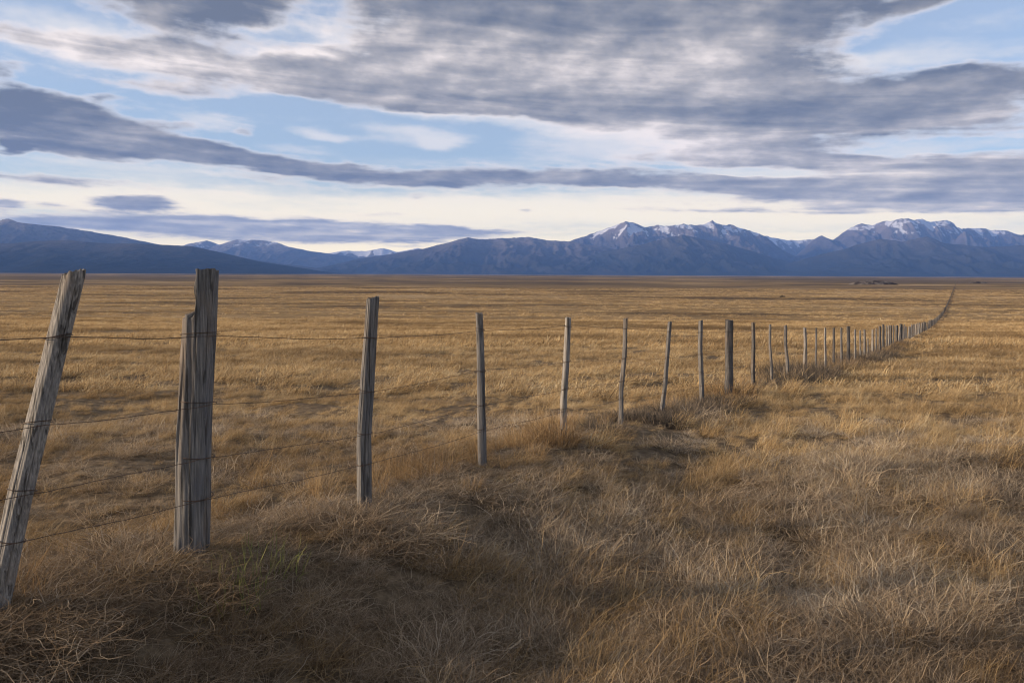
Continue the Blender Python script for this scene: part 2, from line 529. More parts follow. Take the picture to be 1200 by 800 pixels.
def build_range(name, pts, D, front, back, mat, seed, rough=1.0, snow=0.0, nu=420, nv=96, lam=1500.0):
    pts = np.array(pts, float)
    rr = np.array([ray(a, b) for a, b in pts])
    P = rr * (D / rr[:, 1])[:, None]
    X0, X1 = P[0, 0], P[-1, 0]
    X = np.linspace(X0, X1, nu)
    crest = np.interp(X, P[:, 0], P[:, 2]) + 12.0
    # soften the polyline a little
    ker = np.array([0, 1, 2, 1, 0.0]); ker /= ker.sum()
    cp = np.pad(crest, 2, mode='edge')
    crest = np.convolve(cp, ker, 'valid')
    crest = np.maximum(crest, 0)
    hmax = crest.max()
    v = np.concatenate([np.linspace(-1, 0, int(nv * .72), endpoint=False), np.linspace(0, 1, nv - int(nv * .72))])
    XX, VV = np.meshgrid(X, v, indexing='ij')
    C = crest[:, None] * np.ones_like(VV)
    wob = fbm(X / (lam * 2.2), X * 0 + seed, seed, 3)[:, None] * 0.35 * front
    YY = D + np.where(VV < 0, VV * front, VV * back) + wob * (1 - np.abs(VV))
    a = np.abs(VV)
    prof = np.where(VV < 0, (1 - a) ** 0.95, (1 - a) ** 1.1)
    wx = XX + 500 * fbm(XX / 2600, YY / 2600, seed + 5, 3)
    wy = YY + 500 * fbm(XX / 2600 + 9, YY / 2600, seed + 6, 3)
    spur = ridged(wx / lam, wy / (lam * 2.6), seed + 1, 5, 0.5)
    small = ridged(wx / (lam * .33), wy / (lam * .5), seed + 2, 5, 0.55)
    midw = 4 * prof * (1 - prof)
    Z = C * prof - C * midw * (1 - spur) * 0.60 * rough
    Z += hmax * (small - 0.55) * (0.035 + 0.19 * midw) * rough * sstep(0, .35, prof) * (C / hmax)
    # fine teeth on the skyline
    Z += hmax * 0.015 * rough * (ridged(XX / (lam * .16), YY / (lam * .2), seed + 3, 4) - .5) * prof * (C / hmax)
    edge = sstep(0, 0.04, np.linspace(0, 1, nu))[:, None] * sstep(0, 0.04, np.linspace(1, 0, nu))[:, None]
    Z = np.maximum(Z, 0) * edge
    Z = Z + (-8.0) * (1 - sstep(0, .03, prof)) + 0.0
    verts = np.stack([XX.ravel(), YY.ravel(), Z.ravel()], 1)
    me = mesh_np(name, verts, grid_faces(nu, nv))
    rel = np.clip(Z / hmax, 0, 1)
    gz = np.gradient(Z, axis=0) / np.gradient(XX, axis=0)
    hollow = np.clip(0.6 - small, -.5, .5)
    sn = snow * (sstep(.55, .92, rel) * 0.52 + hollow * 1.1 * sstep(.48, .78, rel) + np.clip(gz, -.6, .6) * -0.18 * sstep(.55, .8, rel))
    at = me.attributes.new('rel', 'FLOAT_VECTOR', 'POINT')
    at.data.foreach_set('vector', np.stack([rel.ravel(), sn.ravel(), 0 * sn.ravel()], 1).astype(np.float32).ravel())
    link(name, me, mat, kind='structure')


build_range('hill', [(-330, 300), (-200, 280), (-60, 262), (0, 259), (25, 258), (50, 264), (80, 267), (120, 273), (160, 281), (200, 290), (250, 297), (320, 308), (420, 320)], 15000, 4000, 4000, M_FAR, 21, 0.7, 0.0, lam=1100)
build_range('forest_hill', [(-420, 310), (-250, 292), (-60, 284), (0, 284), (50, 281), (80, 281), (120, 285), (165, 286), (230, 289), (270, 298), (310, 307), (350, 314), (390, 320)], 10500, 3200, 3000, M_FOREST, 31, 0.45, 0.0, lam=900)
build_range('snowy_hill', [(120, 312), (180, 296), (210, 285), (235, 281), (250, 286), (275, 281), (300, 281), (325, 284), (345, 290), (370, 295), (400, 299), (440, 306), (500, 318)], 21500, 4500, 3500, M_FAR, 41, 0.6, 0.75, lam=1500)
build_range('snow_mountain', [(340, 312), (380, 298), (400, 294), (430, 294), (450, 291), (465, 295), (490, 291), (520, 296), (560, 306), (600, 318)], 24000, 3000, 2500, M_FAR, 51, 0.8, 1.5, lam=1800)
build_range('foothill', [(340, 320), (380, 313), (420, 303), (470, 296), (500, 292), (530, 285), (550, 279), (562, 281), (590, 279), (620, 277), (640, 281), (670, 283), (700, 288), (760, 300), (830, 318)], 17000, 4200, 3500, M_ROCK, 61, 0.7, 0.0, lam=1200)
build_range('mountain', [(560, 318), (620, 298), (660, 285), (690, 275), (715, 265), (733, 260), (745, 261), (757, 266), (772, 264), (785, 265), (800, 263), (815, 265), (833, 259), (845, 264), (860, 264), (870, 269), (885, 272), (900, 280), (915, 290), (940, 302), (980, 320)], 19500, 4500, 3500, M_ROCK, 71, 1.0, 1.0, nu=640, nv=130, lam=1300)
build_range('foothill', [(580, 320), (640, 311), (700, 297), (750, 287), (780, 279), (800, 275), (830, 281), (870, 291), (900, 301), (940, 311), (990, 320)], 15500, 3000, 3000, M_FOREST, 81, 0.7, 0.0, lam=1000)
build_range('snow_mountain', [(840, 312), (870, 288), (885, 279), (893, 277), (905, 279), (925, 281), (945, 281), (960, 280), (990, 292), (1030, 312)], 24000, 3000, 2500, M_FAR, 91, 0.8, 1.3, lam=1400)
build_range('mountain', [(900, 318), (935, 297), (950, 284), (966, 275), (980, 281), (985, 277), (1000, 266), (1012, 262), (1020, 264), (1035, 259), (1050, 258), (1058, 260), (1066, 257), (1080, 261), (1100, 259), (1115, 264), (1130, 268), (1150, 266), (1175, 270), (1200, 275), (1240, 278), (1300, 270), (1380, 285), (1480, 300), (1560, 322)], 20500, 4800, 3500, M_ROCK, 101, 1.0, 1.0, nu=720, nv=130, lam=1300)
build_range('foothill', [(860, 322), (920, 309), (960, 298), (1000, 288), (1030, 280), (1050, 284), (1075, 278), (1100, 285), (1150, 290), (1200, 287), (1260, 290), (1340, 283), (1450, 300), (1540, 324)], 15000, 3600, 3000, M_FOREST, 111, 0.7, 0.0, lam=1000)


# ------------------------------------------------------------------ air
def build_haze():
    x0, x1, y0, y1, z0, z1 = -27400, 27400, -3600, 27500, -15.0, 1700.0
    v = [(x, y, z) for x in (x0, x1) for y in (y0, y1) for z in (z0, z1)]
    f = [(0, 1, 3, 2), (4, 6, 7, 5), (0, 4, 5, 1), (2, 3, 7, 6), (0, 2, 6, 4), (1, 5, 7, 3)]
    me = bpy.data.meshes.new('haze'); me.from_pydata(v, [], f); me.update()
    m, k = new_mat('haze_air')
    vol = k.n('ShaderNodeVolumePrincipled')
    vol.inputs['Color'].default_value = (.20, .41, 1.0, 1)
    vol.inputs['Density'].default_value = HAZE
    vol.inputs['Anisotropy'].default_value = 0.0
    o = k.n('ShaderNodeOutputMaterial')
    k.put(o.inputs['Volume'], vol.outputs[0])
    ob = link('haze', me, m, kind='stuff')
    ob['label'] = 'thin bluish evening haze over the plain'


HAZE = 2.8e-5
build_haze()

# ------------------------------------------------------------------ weathered wood and wire
def wood_material(name, dark, mid, pale):
    m, k = new_mat(name)
    tc = k.n('ShaderNodeTexCoord')
    co = tc.outputs['Object']
    oi = k.n('ShaderNodeObjectInfo')
    co = k.vm('ADD', co, k.xyz(k.m('MULTIPLY', oi.outputs['Random'], 37.0), 0.0, 0.0))
    grain = k.noise(k.vm('MULTIPLY', co, (1, 1, 0.035)), 150.0, 7.0, 0.65, 0.3).outputs['Fac']
    crack = k.noise(k.vm('MULTIPLY', co, (1, 1, 0.05)), 42.0, 5.0, 0.6, 0.6).outputs['Fac']
    stain = k.noise(k.vm('MULTIPLY', co, (1, 1, 0.35)), 7.0, 5.0, 0.6).outputs['Fac']
    spots = k.noise(co, 60.0, 4.0, 0.7).outputs['Fac']
    col = k.ramp(grain, [(0.30, dark), (0.50, mid), (0.70, pale)])
    col = k.mix(k.m('MULTIPLY', k.smooth(stain, 0.50, 0.68), 0.45), col, (.20, .155, .12))
    col = k.mix(k.m('MULTIPLY', k.smooth(stain, 0.50, 0.34), 0.55), col, (.115, .115, .125))
    col = k.mix(k.m('MULTIPLY', k.smooth(spots, 0.62, 0.72), 0.35), col, (.30, .29, .24))
    line = k.smooth(crack, 0.43, 0.36)
    col = k.mix(k.m('MULTIPLY', line, 0.65), col, (.03, .026, .022))
    hgt = k.m('SUBTRACT', k.m('MULTIPLY', grain, 0.5), k.m('MULTIPLY', line, 1.0))
    finish(k, col, 0.9, hgt, 0.12, 0.9, 0.006)
    return m


M_WOOD = wood_material('weathered_wood', (.045, .044, .045), (.135, .13, .127), (.27, .255, .24))
M_WOOD_DARK = wood_material('dark_weathered_wood', (.028, .028, .029), (.085, .082, .081), (.19, .178, .168))
M_WOOD_PALE = wood_material('bleached_wood', (.08, .077, .074), (.22, .208, .196), (.40, .375, .345))


def wire_material():
    m, k = new_mat('rusty_wire')
    geo = k.n('ShaderNodeNewGeometry')
    n = k.noise(geo.outputs['Position'], 35.0, 4.0, 0.6).outputs['Fac']
    col = k.ramp(n, [(0.35, (.035, .026, .022)), (0.55, (.075, .045, .03)), (0.7, (.13, .075, .045))])
    b = finish(k, col, 0.6, None, 0.4)
    b.inputs['Metallic'].default_value = 0.35
    return m


M_WIRE = wire_material()


def shell(axis, rx, ry, ang, nA, nZ, seed, sides=5.0, flat=0.10, crack=0.0, jag=0.02, top_slope=0.0, taper=None, sq=None, notch=None):
    """closed irregular column round a bent axis: axis is a list of (x, y, z); returns verts and quads/fans"""
    axis = np.array(axis, float)
    z0, z1 = axis[0, 2], axis[-1, 2]
    th = np.linspace(0, 2 * np.pi, nA, endpoint=False)
    zz = np.linspace(0, 1, nZ)
    TH, TT = np.meshgrid(th, zz, indexing='ij')
    topj = jag * (fbm(np.cos(th) * 2.3 + seed, np.sin(th) * 2.3, seed + 3, 3) * 1.6) + top_slope * np.cos(th - 0.6)
    Zc = z0 + (z1 - z0) * TT + topj[:, None] * TT ** 10
    ax = np.interp(Zc, axis[:, 2], axis[:, 0])
    ay = np.interp(Zc, axis[:, 2], axis[:, 1])
    poly = 1 + flat * np.cos(sides * TH + seed) + flat * 0.7 * np.cos((sides - 2) * TH + seed * 1.7)
    if sq:
        poly = 1.0 / (np.abs(np.cos(TH)) ** sq + np.abs(np.sin(TH)) ** sq) ** (1.0 / sq) * (1 + flat * .35 * np.cos(3 * TH + seed))
    lump = 1 + 0.10 * fbm(np.cos(TH) * 0.8 + seed * 3.1, np.sin(TH) * 0.8 + Zc * 2.4, seed, 3)
    rib = 1 + 0.05 * perlin(TH * 4.2 + seed, Zc * 1.1, seed + 8) * 1.2
    r = poly * lump * rib
    rs = np.random.default_rng(seed + 77)
    if crack > 0:
        for _ in range(13 if nA > 40 else 7):
            a0 = rs.uniform(0, 2 * np.pi); zc = rs.uniform(0.05, 1.0); zl = rs.uniform(.12, .45)
            wand = 0.10 * perlin(Zc * 3, Zc * 0 + a0, seed + 5)
            da = np.angle(np.exp(1j * (TH - a0 - wand)))
            r = r - crack * np.exp(-(da / (0.055 if nA > 40 else 0.10)) ** 2) * np.clip(1 - np.abs(TT - zc) / zl, 0, 1)
    if taper is not None:
        r = r * np.interp(TT, [0, .5, 1], taper)
    X = np.cos(TH) * r * rx; Y = np.sin(TH) * r * ry
    ca, sa = math.cos(ang), math.sin(ang)
    V = np.stack([ax + X * ca - Y * sa, ay + X * sa + Y * ca, Zc], -1)
    if notch is not None:
        # a wedge of the trunk has split away above a ledge
        side = np.array([.93, .366])
        d_ = V[..., 0] * side[0] + V[..., 1] * side[1]
        lim = notch[0] + .010 * perlin(V[..., 2] * 14, V[..., 2] * 0 + 2.2, seed) + .018 * (V[..., 2] - notch[1])
        zn = notch[1] + .012 * perlin(V[..., 1] * 40, V[..., 0] * 40, seed + 4)
        push = np.where(V[..., 2] > zn, np.maximum(lim - d_, 0), 0)
        V[..., 0] += push * side[0]
        V[..., 1] += push * side[1]
    verts = [tuple(p) for p in V.reshape(-1, 3)]
    faces = []
    for i in range(nA):
        j = (i + 1) % nA
        for q in range(nZ - 1):
            faces.append((i * nZ + q, j * nZ + q, j * nZ + q + 1, i * nZ + q + 1))
    # end grain: an inner ring a little lower, then the heart
    inner = []
    for i in range(nA):
        p = V[i, -1]
        c = np.array([axis[-1, 0], axis[-1, 1], p[2]])
        w = c + (p - c) * 0.55
        w[2] = z1 + (p[2] - z1) * 0.5 - jag * 0.35 + jag * 0.5 * math.sin(i * 2.7 + seed)
        inner.append(len(verts)); verts.append(tuple(w))
    hc = len(verts); verts.append((axis[-1, 0], axis[-1, 1], z1 - jag * 0.3))
    for i in range(nA):
        j = (i + 1) % nA
        faces.append((i * nZ + nZ - 1, j * nZ + nZ - 1, inner[j], inner[i]))
        faces.append((inner[i], inner[j], hc))
    return verts, faces


def mesh_shells(name, shells, sharp=50):
    v, f = [], []
    for vs, fs in shells:
        o = len(v)
        v += vs
        f += [tuple(i + o for i in q) for q in fs]
    me = bpy.data.meshes.new(name)
    me.from_pydata(v, [], f)
    me.update()
    me.polygons.foreach_set('use_smooth', np.ones(len(f), bool))
    try:
        me.set_sharp_from_angle(angle=math.radians(sharp))
    except Exception:
        pass
    return me


def tube(path, rad, nA=6):
    """round wire along a path"""
    path = np.array(path, float)
    n = len(path)
    tan = np.gradient(path, axis=0)
    tan /= np.linalg.norm(tan, axis=1)[:, None]
    up = np.tile([0, 0, 1.0], (n, 1))
    bad = np.abs(tan[:, 2]) > .95
    up[bad] = [1, 0, 0]
    s = np.cross(tan, up); s /= np.linalg.norm(s, axis=1)[:, None]
    u = np.cross(s, tan)
    a = np.linspace(0, 2 * np.pi, nA, endpoint=False)
    rad = np.broadcast_to(rad, (n,))
    V = path[:, None] + rad[:, None, None] * (np.cos(a)[None, :, None] * s[:, None] + np.sin(a)[None, :, None] * u[:, None])
    i = np.arange(n - 1)[:, None] * nA; j = np.arange(nA)[None, :]; j2 = (np.arange(nA)[None, :] + 1) % nA
    F = np.stack([(i + j).ravel(), (i + j2).ravel(), (i + nA + j2).ravel(), (i + nA + j).ravel()], 1)
    return V.reshape(-1, 3), F


# ------------------------------------------------------------------ the fence
# foot x, foot y, top x, top y, width (pixels of the photograph), wood
POSTS_PX = [(-6, 716, 87, 319, 27, 2), (225, 650, 242, 317, 40, 0), (427, 602, 437, 349, 17, 0), (565.5, 537, 561.5, 367, 10.5, 0), (660, 518, 666, 372, 8.5, 2), (727.5, 502, 733, 373, 6.5, 0),
            (774.5, 495, 785, 377, 5, 0), (822.5, 481, 821, 375.5, 5.6, 0), (853.5, 460, 854.5, 375, 9, 1), (883, 459, 882.5, 378, 5, 1), (904.5, 453, 902.5, 380, 3.4, 0), (923, 446, 920.5, 381, 4, 0),
            (943, 441, 943, 384, 3.8, 2), (956.5, 440, 956.5, 384, 2.6, 0), (967, 437, 967, 384, 2.8, 2), (977, 435, 977, 384, 3, 1), (986, 432, 986, 384, 2.6, 0), (994, 430, 994, 382, 4.4, 1),
            (1002, 428, 1002, 386, 2.4, 2), (1008, 425, 1008, 387, 2.4, 0), (1013, 423, 1013, 386, 2.5, 0), (1017, 421, 1017, 397, 1.6, 0), (1022.5, 418, 1022.5, 386, 2.5, 2), (1027, 416, 1027, 385, 2.0, 0),
            (1031, 414, 1031, 382, 2.6, 1), (1035, 413, 1035, 380, 3.4, 1), (1039, 410.5, 1039, 381, 1.9, 0), (1041.5, 409, 1041.5, 381, 1.9, 2), (1044, 408, 1044, 381, 2, 1), (1047, 407, 1047, 381, 1.9, 0), (1051, 405, 1051, 381, 2.8, 1)]
WOODS = [M_WOOD, M_WOOD_DARK, M_WOOD_PALE]
WIRE_H = [0.99, 0.69, 0.45, 0.27]


def hit(px, py):
    r = ray(px, py)
    return r * (FN @ FP) / (FN @ r[:2])


fence = link('fence', None, None)
fence['label'] = 'weathered timber post and wire fence running across the dry plain to the horizon'
fence['category'] = 'fence'
fence.location = (FP[0], FP[1], float(ground(FP[0], FP[1])))
bpy.context.view_layer.update()
FENCE_INV = Matrix.Translation(-Vector(fence.location))


def under_fence(name, me, mat, loc, parent=None, label=None):
    o = bpy.data.objects.new(name, me)
    COL.objects.link(o)
    if mat is not None and not me.materials:
        me.materials.append(mat)
    par = parent or fence
    o.parent = par
    base = Vector(fence.location) if parent is None else Vector(fence.location) + Vector(parent.location)
    o.location = Vector(loc) - base
    if label:
        o['label'] = label
    return o


post_axes = []        # (t, foot xyz, top offset xyz, radius) for the wires
POST_LABEL = {0: 'leaning post with its pale face turned to the sun', 1: 'thick cracked post with a stepped notch in its top', 4: 'pale slightly bent post with dry tussock at its foot',
              8: 'thick dark post in the thin row', 21: 'short broken post much lower than its neighbours'}


def wire_tie(R, tilt, seed):
    a = np.linspace(0, 2 * np.pi * 1.02, 22)
    p = np.stack([np.cos(a) * R, np.sin(a) * R, tilt * np.cos(a + seed) + 0.006 * a / 6.28], 1)
    V, F = tube(p, 0.0017, 5)
    return mesh_np('wire_tie', V, F)


def add_post(i, b, off, width, wood, h):
    gz = float(ground(b[0], b[1]))
    R = width / 2
    rs = np.random.default_rng(900 + i)
    near = i < 12
    bend = rs.normal(0, 0.010 if near else 0.006, 3)
    lean = np.array([off[0], off[1]])
    dep = -0.25
    zs = [dep, 0.0, .33 * h, .66 * h, h]
    ax = []
    for q, z in enumerate(zs):
        f = z / h
        kx = [0, 0, bend[0], bend[1], 0][q]
        ax.append((lean[0] * f + kx, lean[1] * f, z))
    nA, nZ = (128, 70) if i < 3 else (26, 36) if i < 7 else (14, 18) if i < 20 else (8, 6)
    if i == 0:
        ax[2] = (lean[0] * .33 - .006, ax[2][1], ax[2][2])
        ax[3] = (lean[0] * .66 - .004, ax[3][1], ax[3][2])
        shells = [shell(ax, R * .86, R * .84, math.radians(-32), nA, nZ, 5, 4.0, .12, .20, .010, .010, (1.08, 1.0, .88), sq=5.5)]
    elif i == 1:
        trunk = [(-.004, 0, dep), (-.004, 0, 0), (.024, 0, .45 * h), (.062, 0, .84 * h), (.080, 0, h)]
        shells = [shell(trunk, .070, .066, math.radians(-80), 150, 120, 31, 4.0, .10, .16, .010, .006, (1.08, 1.02, .97), sq=4.2, notch=(.040, .845 * h))]
    elif i == 2:
        ax[2] = (lean[0] * .33 - .020, ax[2][1], ax[2][2])
        ax[3] = (lean[0] * .66 - .012, ax[3][1], ax[3][2])
        shells = [shell(ax, R * .88, R * .88, math.radians(-62), nA, nZ, 23, 4.0, .10, .20, .010, .008, (1.06, 1.0, .90), sq=4.5)]
    else:
        shells = [shell(ax, R * .9, R * .9 * rs.uniform(.88, 1.05), math.radians(-62 + rs.normal(0, 14)), nA, nZ, 40 + i, 4.0 if i % 3 else 5.0, .09, .13 if i < 20 else 0, .009, rs.normal(0, .006), (1.08, 1.0, rs.uniform(.84, .98)), sq=None if i % 4 == 1 else 4.0)]
    me = mesh_shells('fence_post', shells)
    o = under_fence('fence_post', me, WOODS[wood], (b[0], b[1], gz), label=POST_LABEL.get(i))
    post_axes.append(((np.array(b[:2]) - FP) @ FD, np.array([b[0], b[1], gz]), np.array([lean[0], lean[1], h]), R if i != 1 else .072))
    if i < 10:
        for wq, wh in enumerate(WIRE_H):
            f = wh / h
            if f > 0.96:
                continue
            cx = np.interp(wh, [a[2] for a in ax], [a[0] for a in ax]) if i != 1 else .08 * f
            cy = lean[1] * f if i != 1 else 0.0
            t = wire_tie((R if i != 1 else .072) * 1.13, .008, i + wq)
            under_fence('wire_tie', t, M_WIRE, (b[0] + cx, b[1] + cy, gz + wh), parent=o)
    return o


n_post = 0
for i, (fx, fy, tx, ty, wpx, wood) in enumerate(POSTS_PX):
    b = hit(fx, fy)
    rt = ray(tx, ty)
    rt = rt * (b[1] / rt[1])
    gz = float(ground(b[0], b[1]))
    h = rt[2] + CAMZ - gz
    off = np.array([rt[0] - b[0], 0.0])
    add_post(i, b, off, wpx * b[1] / FPX, wood, h)
    n_post += 1
rs = np.random.default_rng(5)
t = post_axes[-1][0]
far_shells = []
while t < 1500:
    t += rs.uniform(1.55, 2.05)
    p = FP + FD * t
    thick = rs.random() < 0.14
    wd = rs.uniform(.12, .17) if thick else rs.uniform(.07, .105)
    h = rs.uniform(1.18, 1.3) if thick else rs.uniform(1.05, 1.22)
    wood = 1 if thick else int(rs.choice([0, 1, 1, 1, 2]))
    off = rs.normal(0, .035, 2)
    if n_post < 300:
        add_post(n_post, (p[0], p[1]), off, wd, wood, h)
        n_post += 1
    else:
        gz = float(ground(p[0], p[1]))
        far_shells.append(shell([(p[0] - fence.location[0], p[1] - fence.location[1], gz - .2 - fence.location[2]),
                                 (p[0] + off[0] - fence.location[0], p[1] + off[1] - fence.location[1], gz + h - fence.location[2])], wd / 2, wd / 2, 0, 5, 2, 7))
me = mesh_shells('fence_post_row', far_shells)
o = under_fence('fence_post_row', me, M_WOOD_DARK, Vector(fence.location))
o['kind'] = 'stuff'

WIRE_NAMES = ['top wire strand, dark with rust', None, None, None]
pa = sorted(post_axes, key=lambda a: a[0])
for wq, wh in enumerate(WIRE_H):
    path = []
    rs = np.random.default_rng(50 + wq)
    # comes in from beyond the picture's edge
    first = pa[0]
    anchors = []
    for (t, foot, top, R) in pa:
        if t > 160:
            break
        f = min(wh / top[2], .985)
        p = foot + top * f
        p = p + np.array([FN[0], FN[1], 0]) * (R * 1.04 + 0.003)
        p[2] = foot[2] + min(wh, top[2] * .985) + rs.normal(0, .008)
        anchors.append(p)
    for back in (1, 2):
        q = anchors[0].copy() if back == 1 else q.copy()
        q = q - np.array([FD[0], FD[1], 0]) * 1.6
        q[2] = float(ground(q[0], q[1])) + wh
        anchors.insert(0, q)
    for a, b2 in zip(anchors[:-1], anchors[1:]):
        nseg = 14 if a[1] < 25 else 3
        sag = rs.uniform(.002, .008)
        for s_ in range(nseg):
            u = s_ / nseg
            p = a * (1 - u) + b2 * u
            p[2] -= sag * 4 * u * (1 - u)
            if a[1] < 12:
                p[2] += 0.0012 * math.sin(u * 40 + wq) + .002 * math.sin(u * 9 + wq * 2)
            path.append(p)
    path.append(anchors[-1])
    path = np.array(path)
    loc = np.array(fence.location)
    rad = 0.0014 if wq else 0.0018
    V, F = tube(path - loc, rad, 6)
    under_fence('wire', mesh_np('wire', V, F), M_WIRE, Vector(fence.location), label=None)


# ------------------------------------------------------------------ grass
def grass_material(name, stops, patch=True, trans=0.38):
    m, k = new_mat(name)
    at = k.n('ShaderNodeAttribute', attribute_name='tint')
    tint = at.outputs['Fac']
    geo = k.n('ShaderNodeNewGeometry')
    pos = geo.outputs['Position']
    oi = k.n('ShaderNodeObjectInfo')
    f = k.m('ADD', tint, k.m('MULTIPLY', k.m('SUBTRACT', oi.outputs['Random'], 0.5), 0.30))
    flat = k.vm('MULTIPLY', pos, (1, 1, 0))
    n = k.noise(flat, 0.55, 4.0, 0.6).outputs['Fac']
    f = k.m('ADD', f, k.m('MULTIPLY', k.m('SUBTRACT', n, 0.5), 0.9), clamp=True)
    col = k.ramp(f, stops)
    if patch:
        n1, n2, n3 = patch_tone(k, pos)
        col = k.mix(k.m('MULTIPLY', k.smooth(n1, 0.50, 0.62), 0.75), col, (.13, .09, .055))
        col = k.mix(k.m('MULTIPLY', k.smooth(n2, 0.54, 0.38), 0.6), col, (.15, .095, .05))
    d = k.n('ShaderNodeBsdfDiffuse'); k.put(d.inputs[0], col)
    tr = k.n('ShaderNodeBsdfTranslucent'); k.put(tr.inputs[0], col)
    mx = k.n('ShaderNodeMixShader'); mx.inputs[0].default_value = trans
    k.put(mx.inputs[1], d.outputs[0]); k.put(mx.inputs[2], tr.outputs[0])
    o = k.n('ShaderNodeOutputMaterial'); k.put(o.inputs['Surface'], mx.outputs[0])
    return m


STRAW = [(0.0, (.11, .08, .055)), (0.25, (.25, .17, .09)), (0.5, (.49, .34, .165)), (0.75, (.64, .465, .245)), (1.0, (.79, .66, .43))]
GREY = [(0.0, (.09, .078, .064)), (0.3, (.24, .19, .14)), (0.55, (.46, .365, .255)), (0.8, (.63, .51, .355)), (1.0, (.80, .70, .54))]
RUST = [(0.0, (.15, .10, .06)), (0.35, (.33, .22, .115)), (0.65, (.50, .35, .18)), (1.0, (.66, .50, .29))]
GREEN = [(0.0, (.09, .105, .035)), (0.5, (.18, .20, .065)), (1.0, (.38, .33, .15))]
M_STRAW = grass_material('straw_grass', STRAW)
M_GREY = grass_material('matted_dead_grass', GREY)
M_RUST = grass_material('rusty_grass', RUST)
M_GREEN = grass_material('green_grass', GREEN, False)


def blades(n, rad, L, W, tilt, curl, lean_az=None, lean_spread=1.0, twist=0.6, segs=5, seed=0, wander=0.25, tint=(.5, .22), dome=0.0):
    """n curved ribbons; L, W, tilt, curl are (low, high) ranges; returns verts, faces (tris), tint per vertex"""
    g = np.random.default_rng(seed)
    r = rad * np.sqrt(g.random(n)); a = g.random(n) * 2 * np.pi
    P = np.stack([r * np.cos(a), r * np.sin(a), np.zeros(n)], 1)
    Lb = g.uniform(*L, n) * (1 - dome * (r / max(rad, 1e-6)) ** 2)
    ph = a + g.normal(0, .7, n) if lean_az is None else lean_az + g.normal(0, lean_spread, n)
    th = g.uniform(*tilt, n)
    cu = g.uniform(*curl, n)
    w0 = g.uniform(*W, n)
    roll = g.uniform(-.9, .9, n)
    tw = g.normal(0, twist, n)
    step = Lb / segs
    rows = []
    tt = np.clip(g.normal(tint[0], tint[1], n), 0, 1)
    for s in range(segs + 1):
        f = s / segs
        side = np.stack([-np.sin(ph), np.cos(ph), np.zeros(n)], 1)
        fw = np.stack([np.sin(th) * np.cos(ph), np.sin(th) * np.sin(ph), np.cos(th)], 1)
        up = np.cross(fw, side)
        sv = side * np.cos(roll)[:, None] + up * np.sin(roll)[:, None]
        w = w0 * (1 - f) ** 0.55 * .5 if s < segs else w0 * .04
        rows.append((P - sv * w[:, None], P + sv * w[:, None]))
        P = P + fw * step[:, None]
        P[:, 2] = np.maximum(P[:, 2], .006)
        th = th + cu / segs + g.normal(0, wander, n)
        th = np.minimum(th, 2.0)
        ph = ph + tw / segs + g.normal(0, wander * 1.2, n)
    V = np.stack([np.stack(rw, 1) for rw in rows], 1)          # n, segs+1, 2, 3
    nv = (segs + 1) * 2
    base = np.arange(n)[:, None] * nv
    F = []
    for s in range(segs):
        i = base[:, 0] + s * 2
        F.append(np.stack([i, i + 1, i + 3, i + 2], 1))
    F = np.concatenate(F)
    return V.reshape(-1, 3), F, np.repeat(tt, nv)


def blade_mesh(name, parts):
    V, F, T = [], [], []
    o = 0
    for v, f, t in parts:
        V.append(v); F.append(f + o); T.append(t); o += len(v)
    me = mesh_np(name, np.concatenate(V), np.concatenate(F), smooth=False)
    at = me.attributes.new('tint', 'FLOAT', 'POINT')
    at.data.foreach_set('value', np.concatenate(T).astype(np.float32))
    return me


def scatter(name, label, tufts, mat, pts, rot, scl, idx):
    """one object: a cloud of roots with a tuft standing on each"""
    src = bpy.data.collections.new(name + '_tufts')
    for q, me in enumerate(tufts):
        me.materials.append(mat)
        ob = bpy.data.objects.new('%s_tuft_%02d' % (name, q), me)
        src.objects.link(ob)
    me = bpy.data.meshes.new(name)
    n = len(pts)
    me.vertices.add(n); me.vertices.foreach_set('co', pts.astype(np.float32).ravel())
    a = me.attributes.new('rot', 'FLOAT_VECTOR', 'POINT'); a.data.foreach_set('vector', rot.astype(np.float32).ravel())
    a = me.attributes.new('scl', 'FLOAT_VECTOR', 'POINT'); a.data.foreach_set('vector', scl.astype(np.float32).ravel())
    a = me.attributes.new('idx', 'INT', 'POINT'); a.data.foreach_set('value', idx.astype(np.int32))
    ob = link(name, me, mat, kind='stuff', label=label)
    ng = bpy.data.node_groups.new(name + '_nodes', 'GeometryNodeTree')
    ng.interface.new_socket('Geometry', in_out='INPUT', socket_type='NodeSocketGeometry')
    ng.interface.new_socket('Geometry', in_out='OUTPUT', socket_type='NodeSocketGeometry')
    N = ng.nodes; Lk = ng.links.new
    gi = N.new('NodeGroupInput'); go = N.new('NodeGroupOutput')
    ci = N.new('GeometryNodeCollectionInfo'); ci.inputs['Collection'].default_value = src
    ci.inputs['Separate Children'].default_value = True
    iop = N.new('GeometryNodeInstanceOnPoints')
    iop.inputs['Pick Instance'].default_value = True

    def attr(nm, typ):
        nd = N.new('GeometryNodeInputNamedAttribute'); nd.data_type = typ
        nd.inputs['Name'].default_value = nm
        return nd.outputs['Attribute']
    e2r = N.new('FunctionNodeEulerToRotation')
    Lk(attr('rot', 'FLOAT_VECTOR'), e2r.inputs[0])
    Lk(gi.outputs[0], iop.inputs['Points'])
    Lk(ci.outputs[0], iop.inputs['Instance'])
    Lk(attr('idx', 'INT'), iop.inputs['Instance Index'])
    Lk(e2r.outputs[0], iop.inputs['Rotation'])
    Lk(attr('scl', 'FLOAT_VECTOR'), iop.inputs['Scale'])
    Lk(iop.outputs[0], go.inputs[0])
    md = ob.modifiers.new('grass', 'NODES'); md.node_group = ng
    return ob


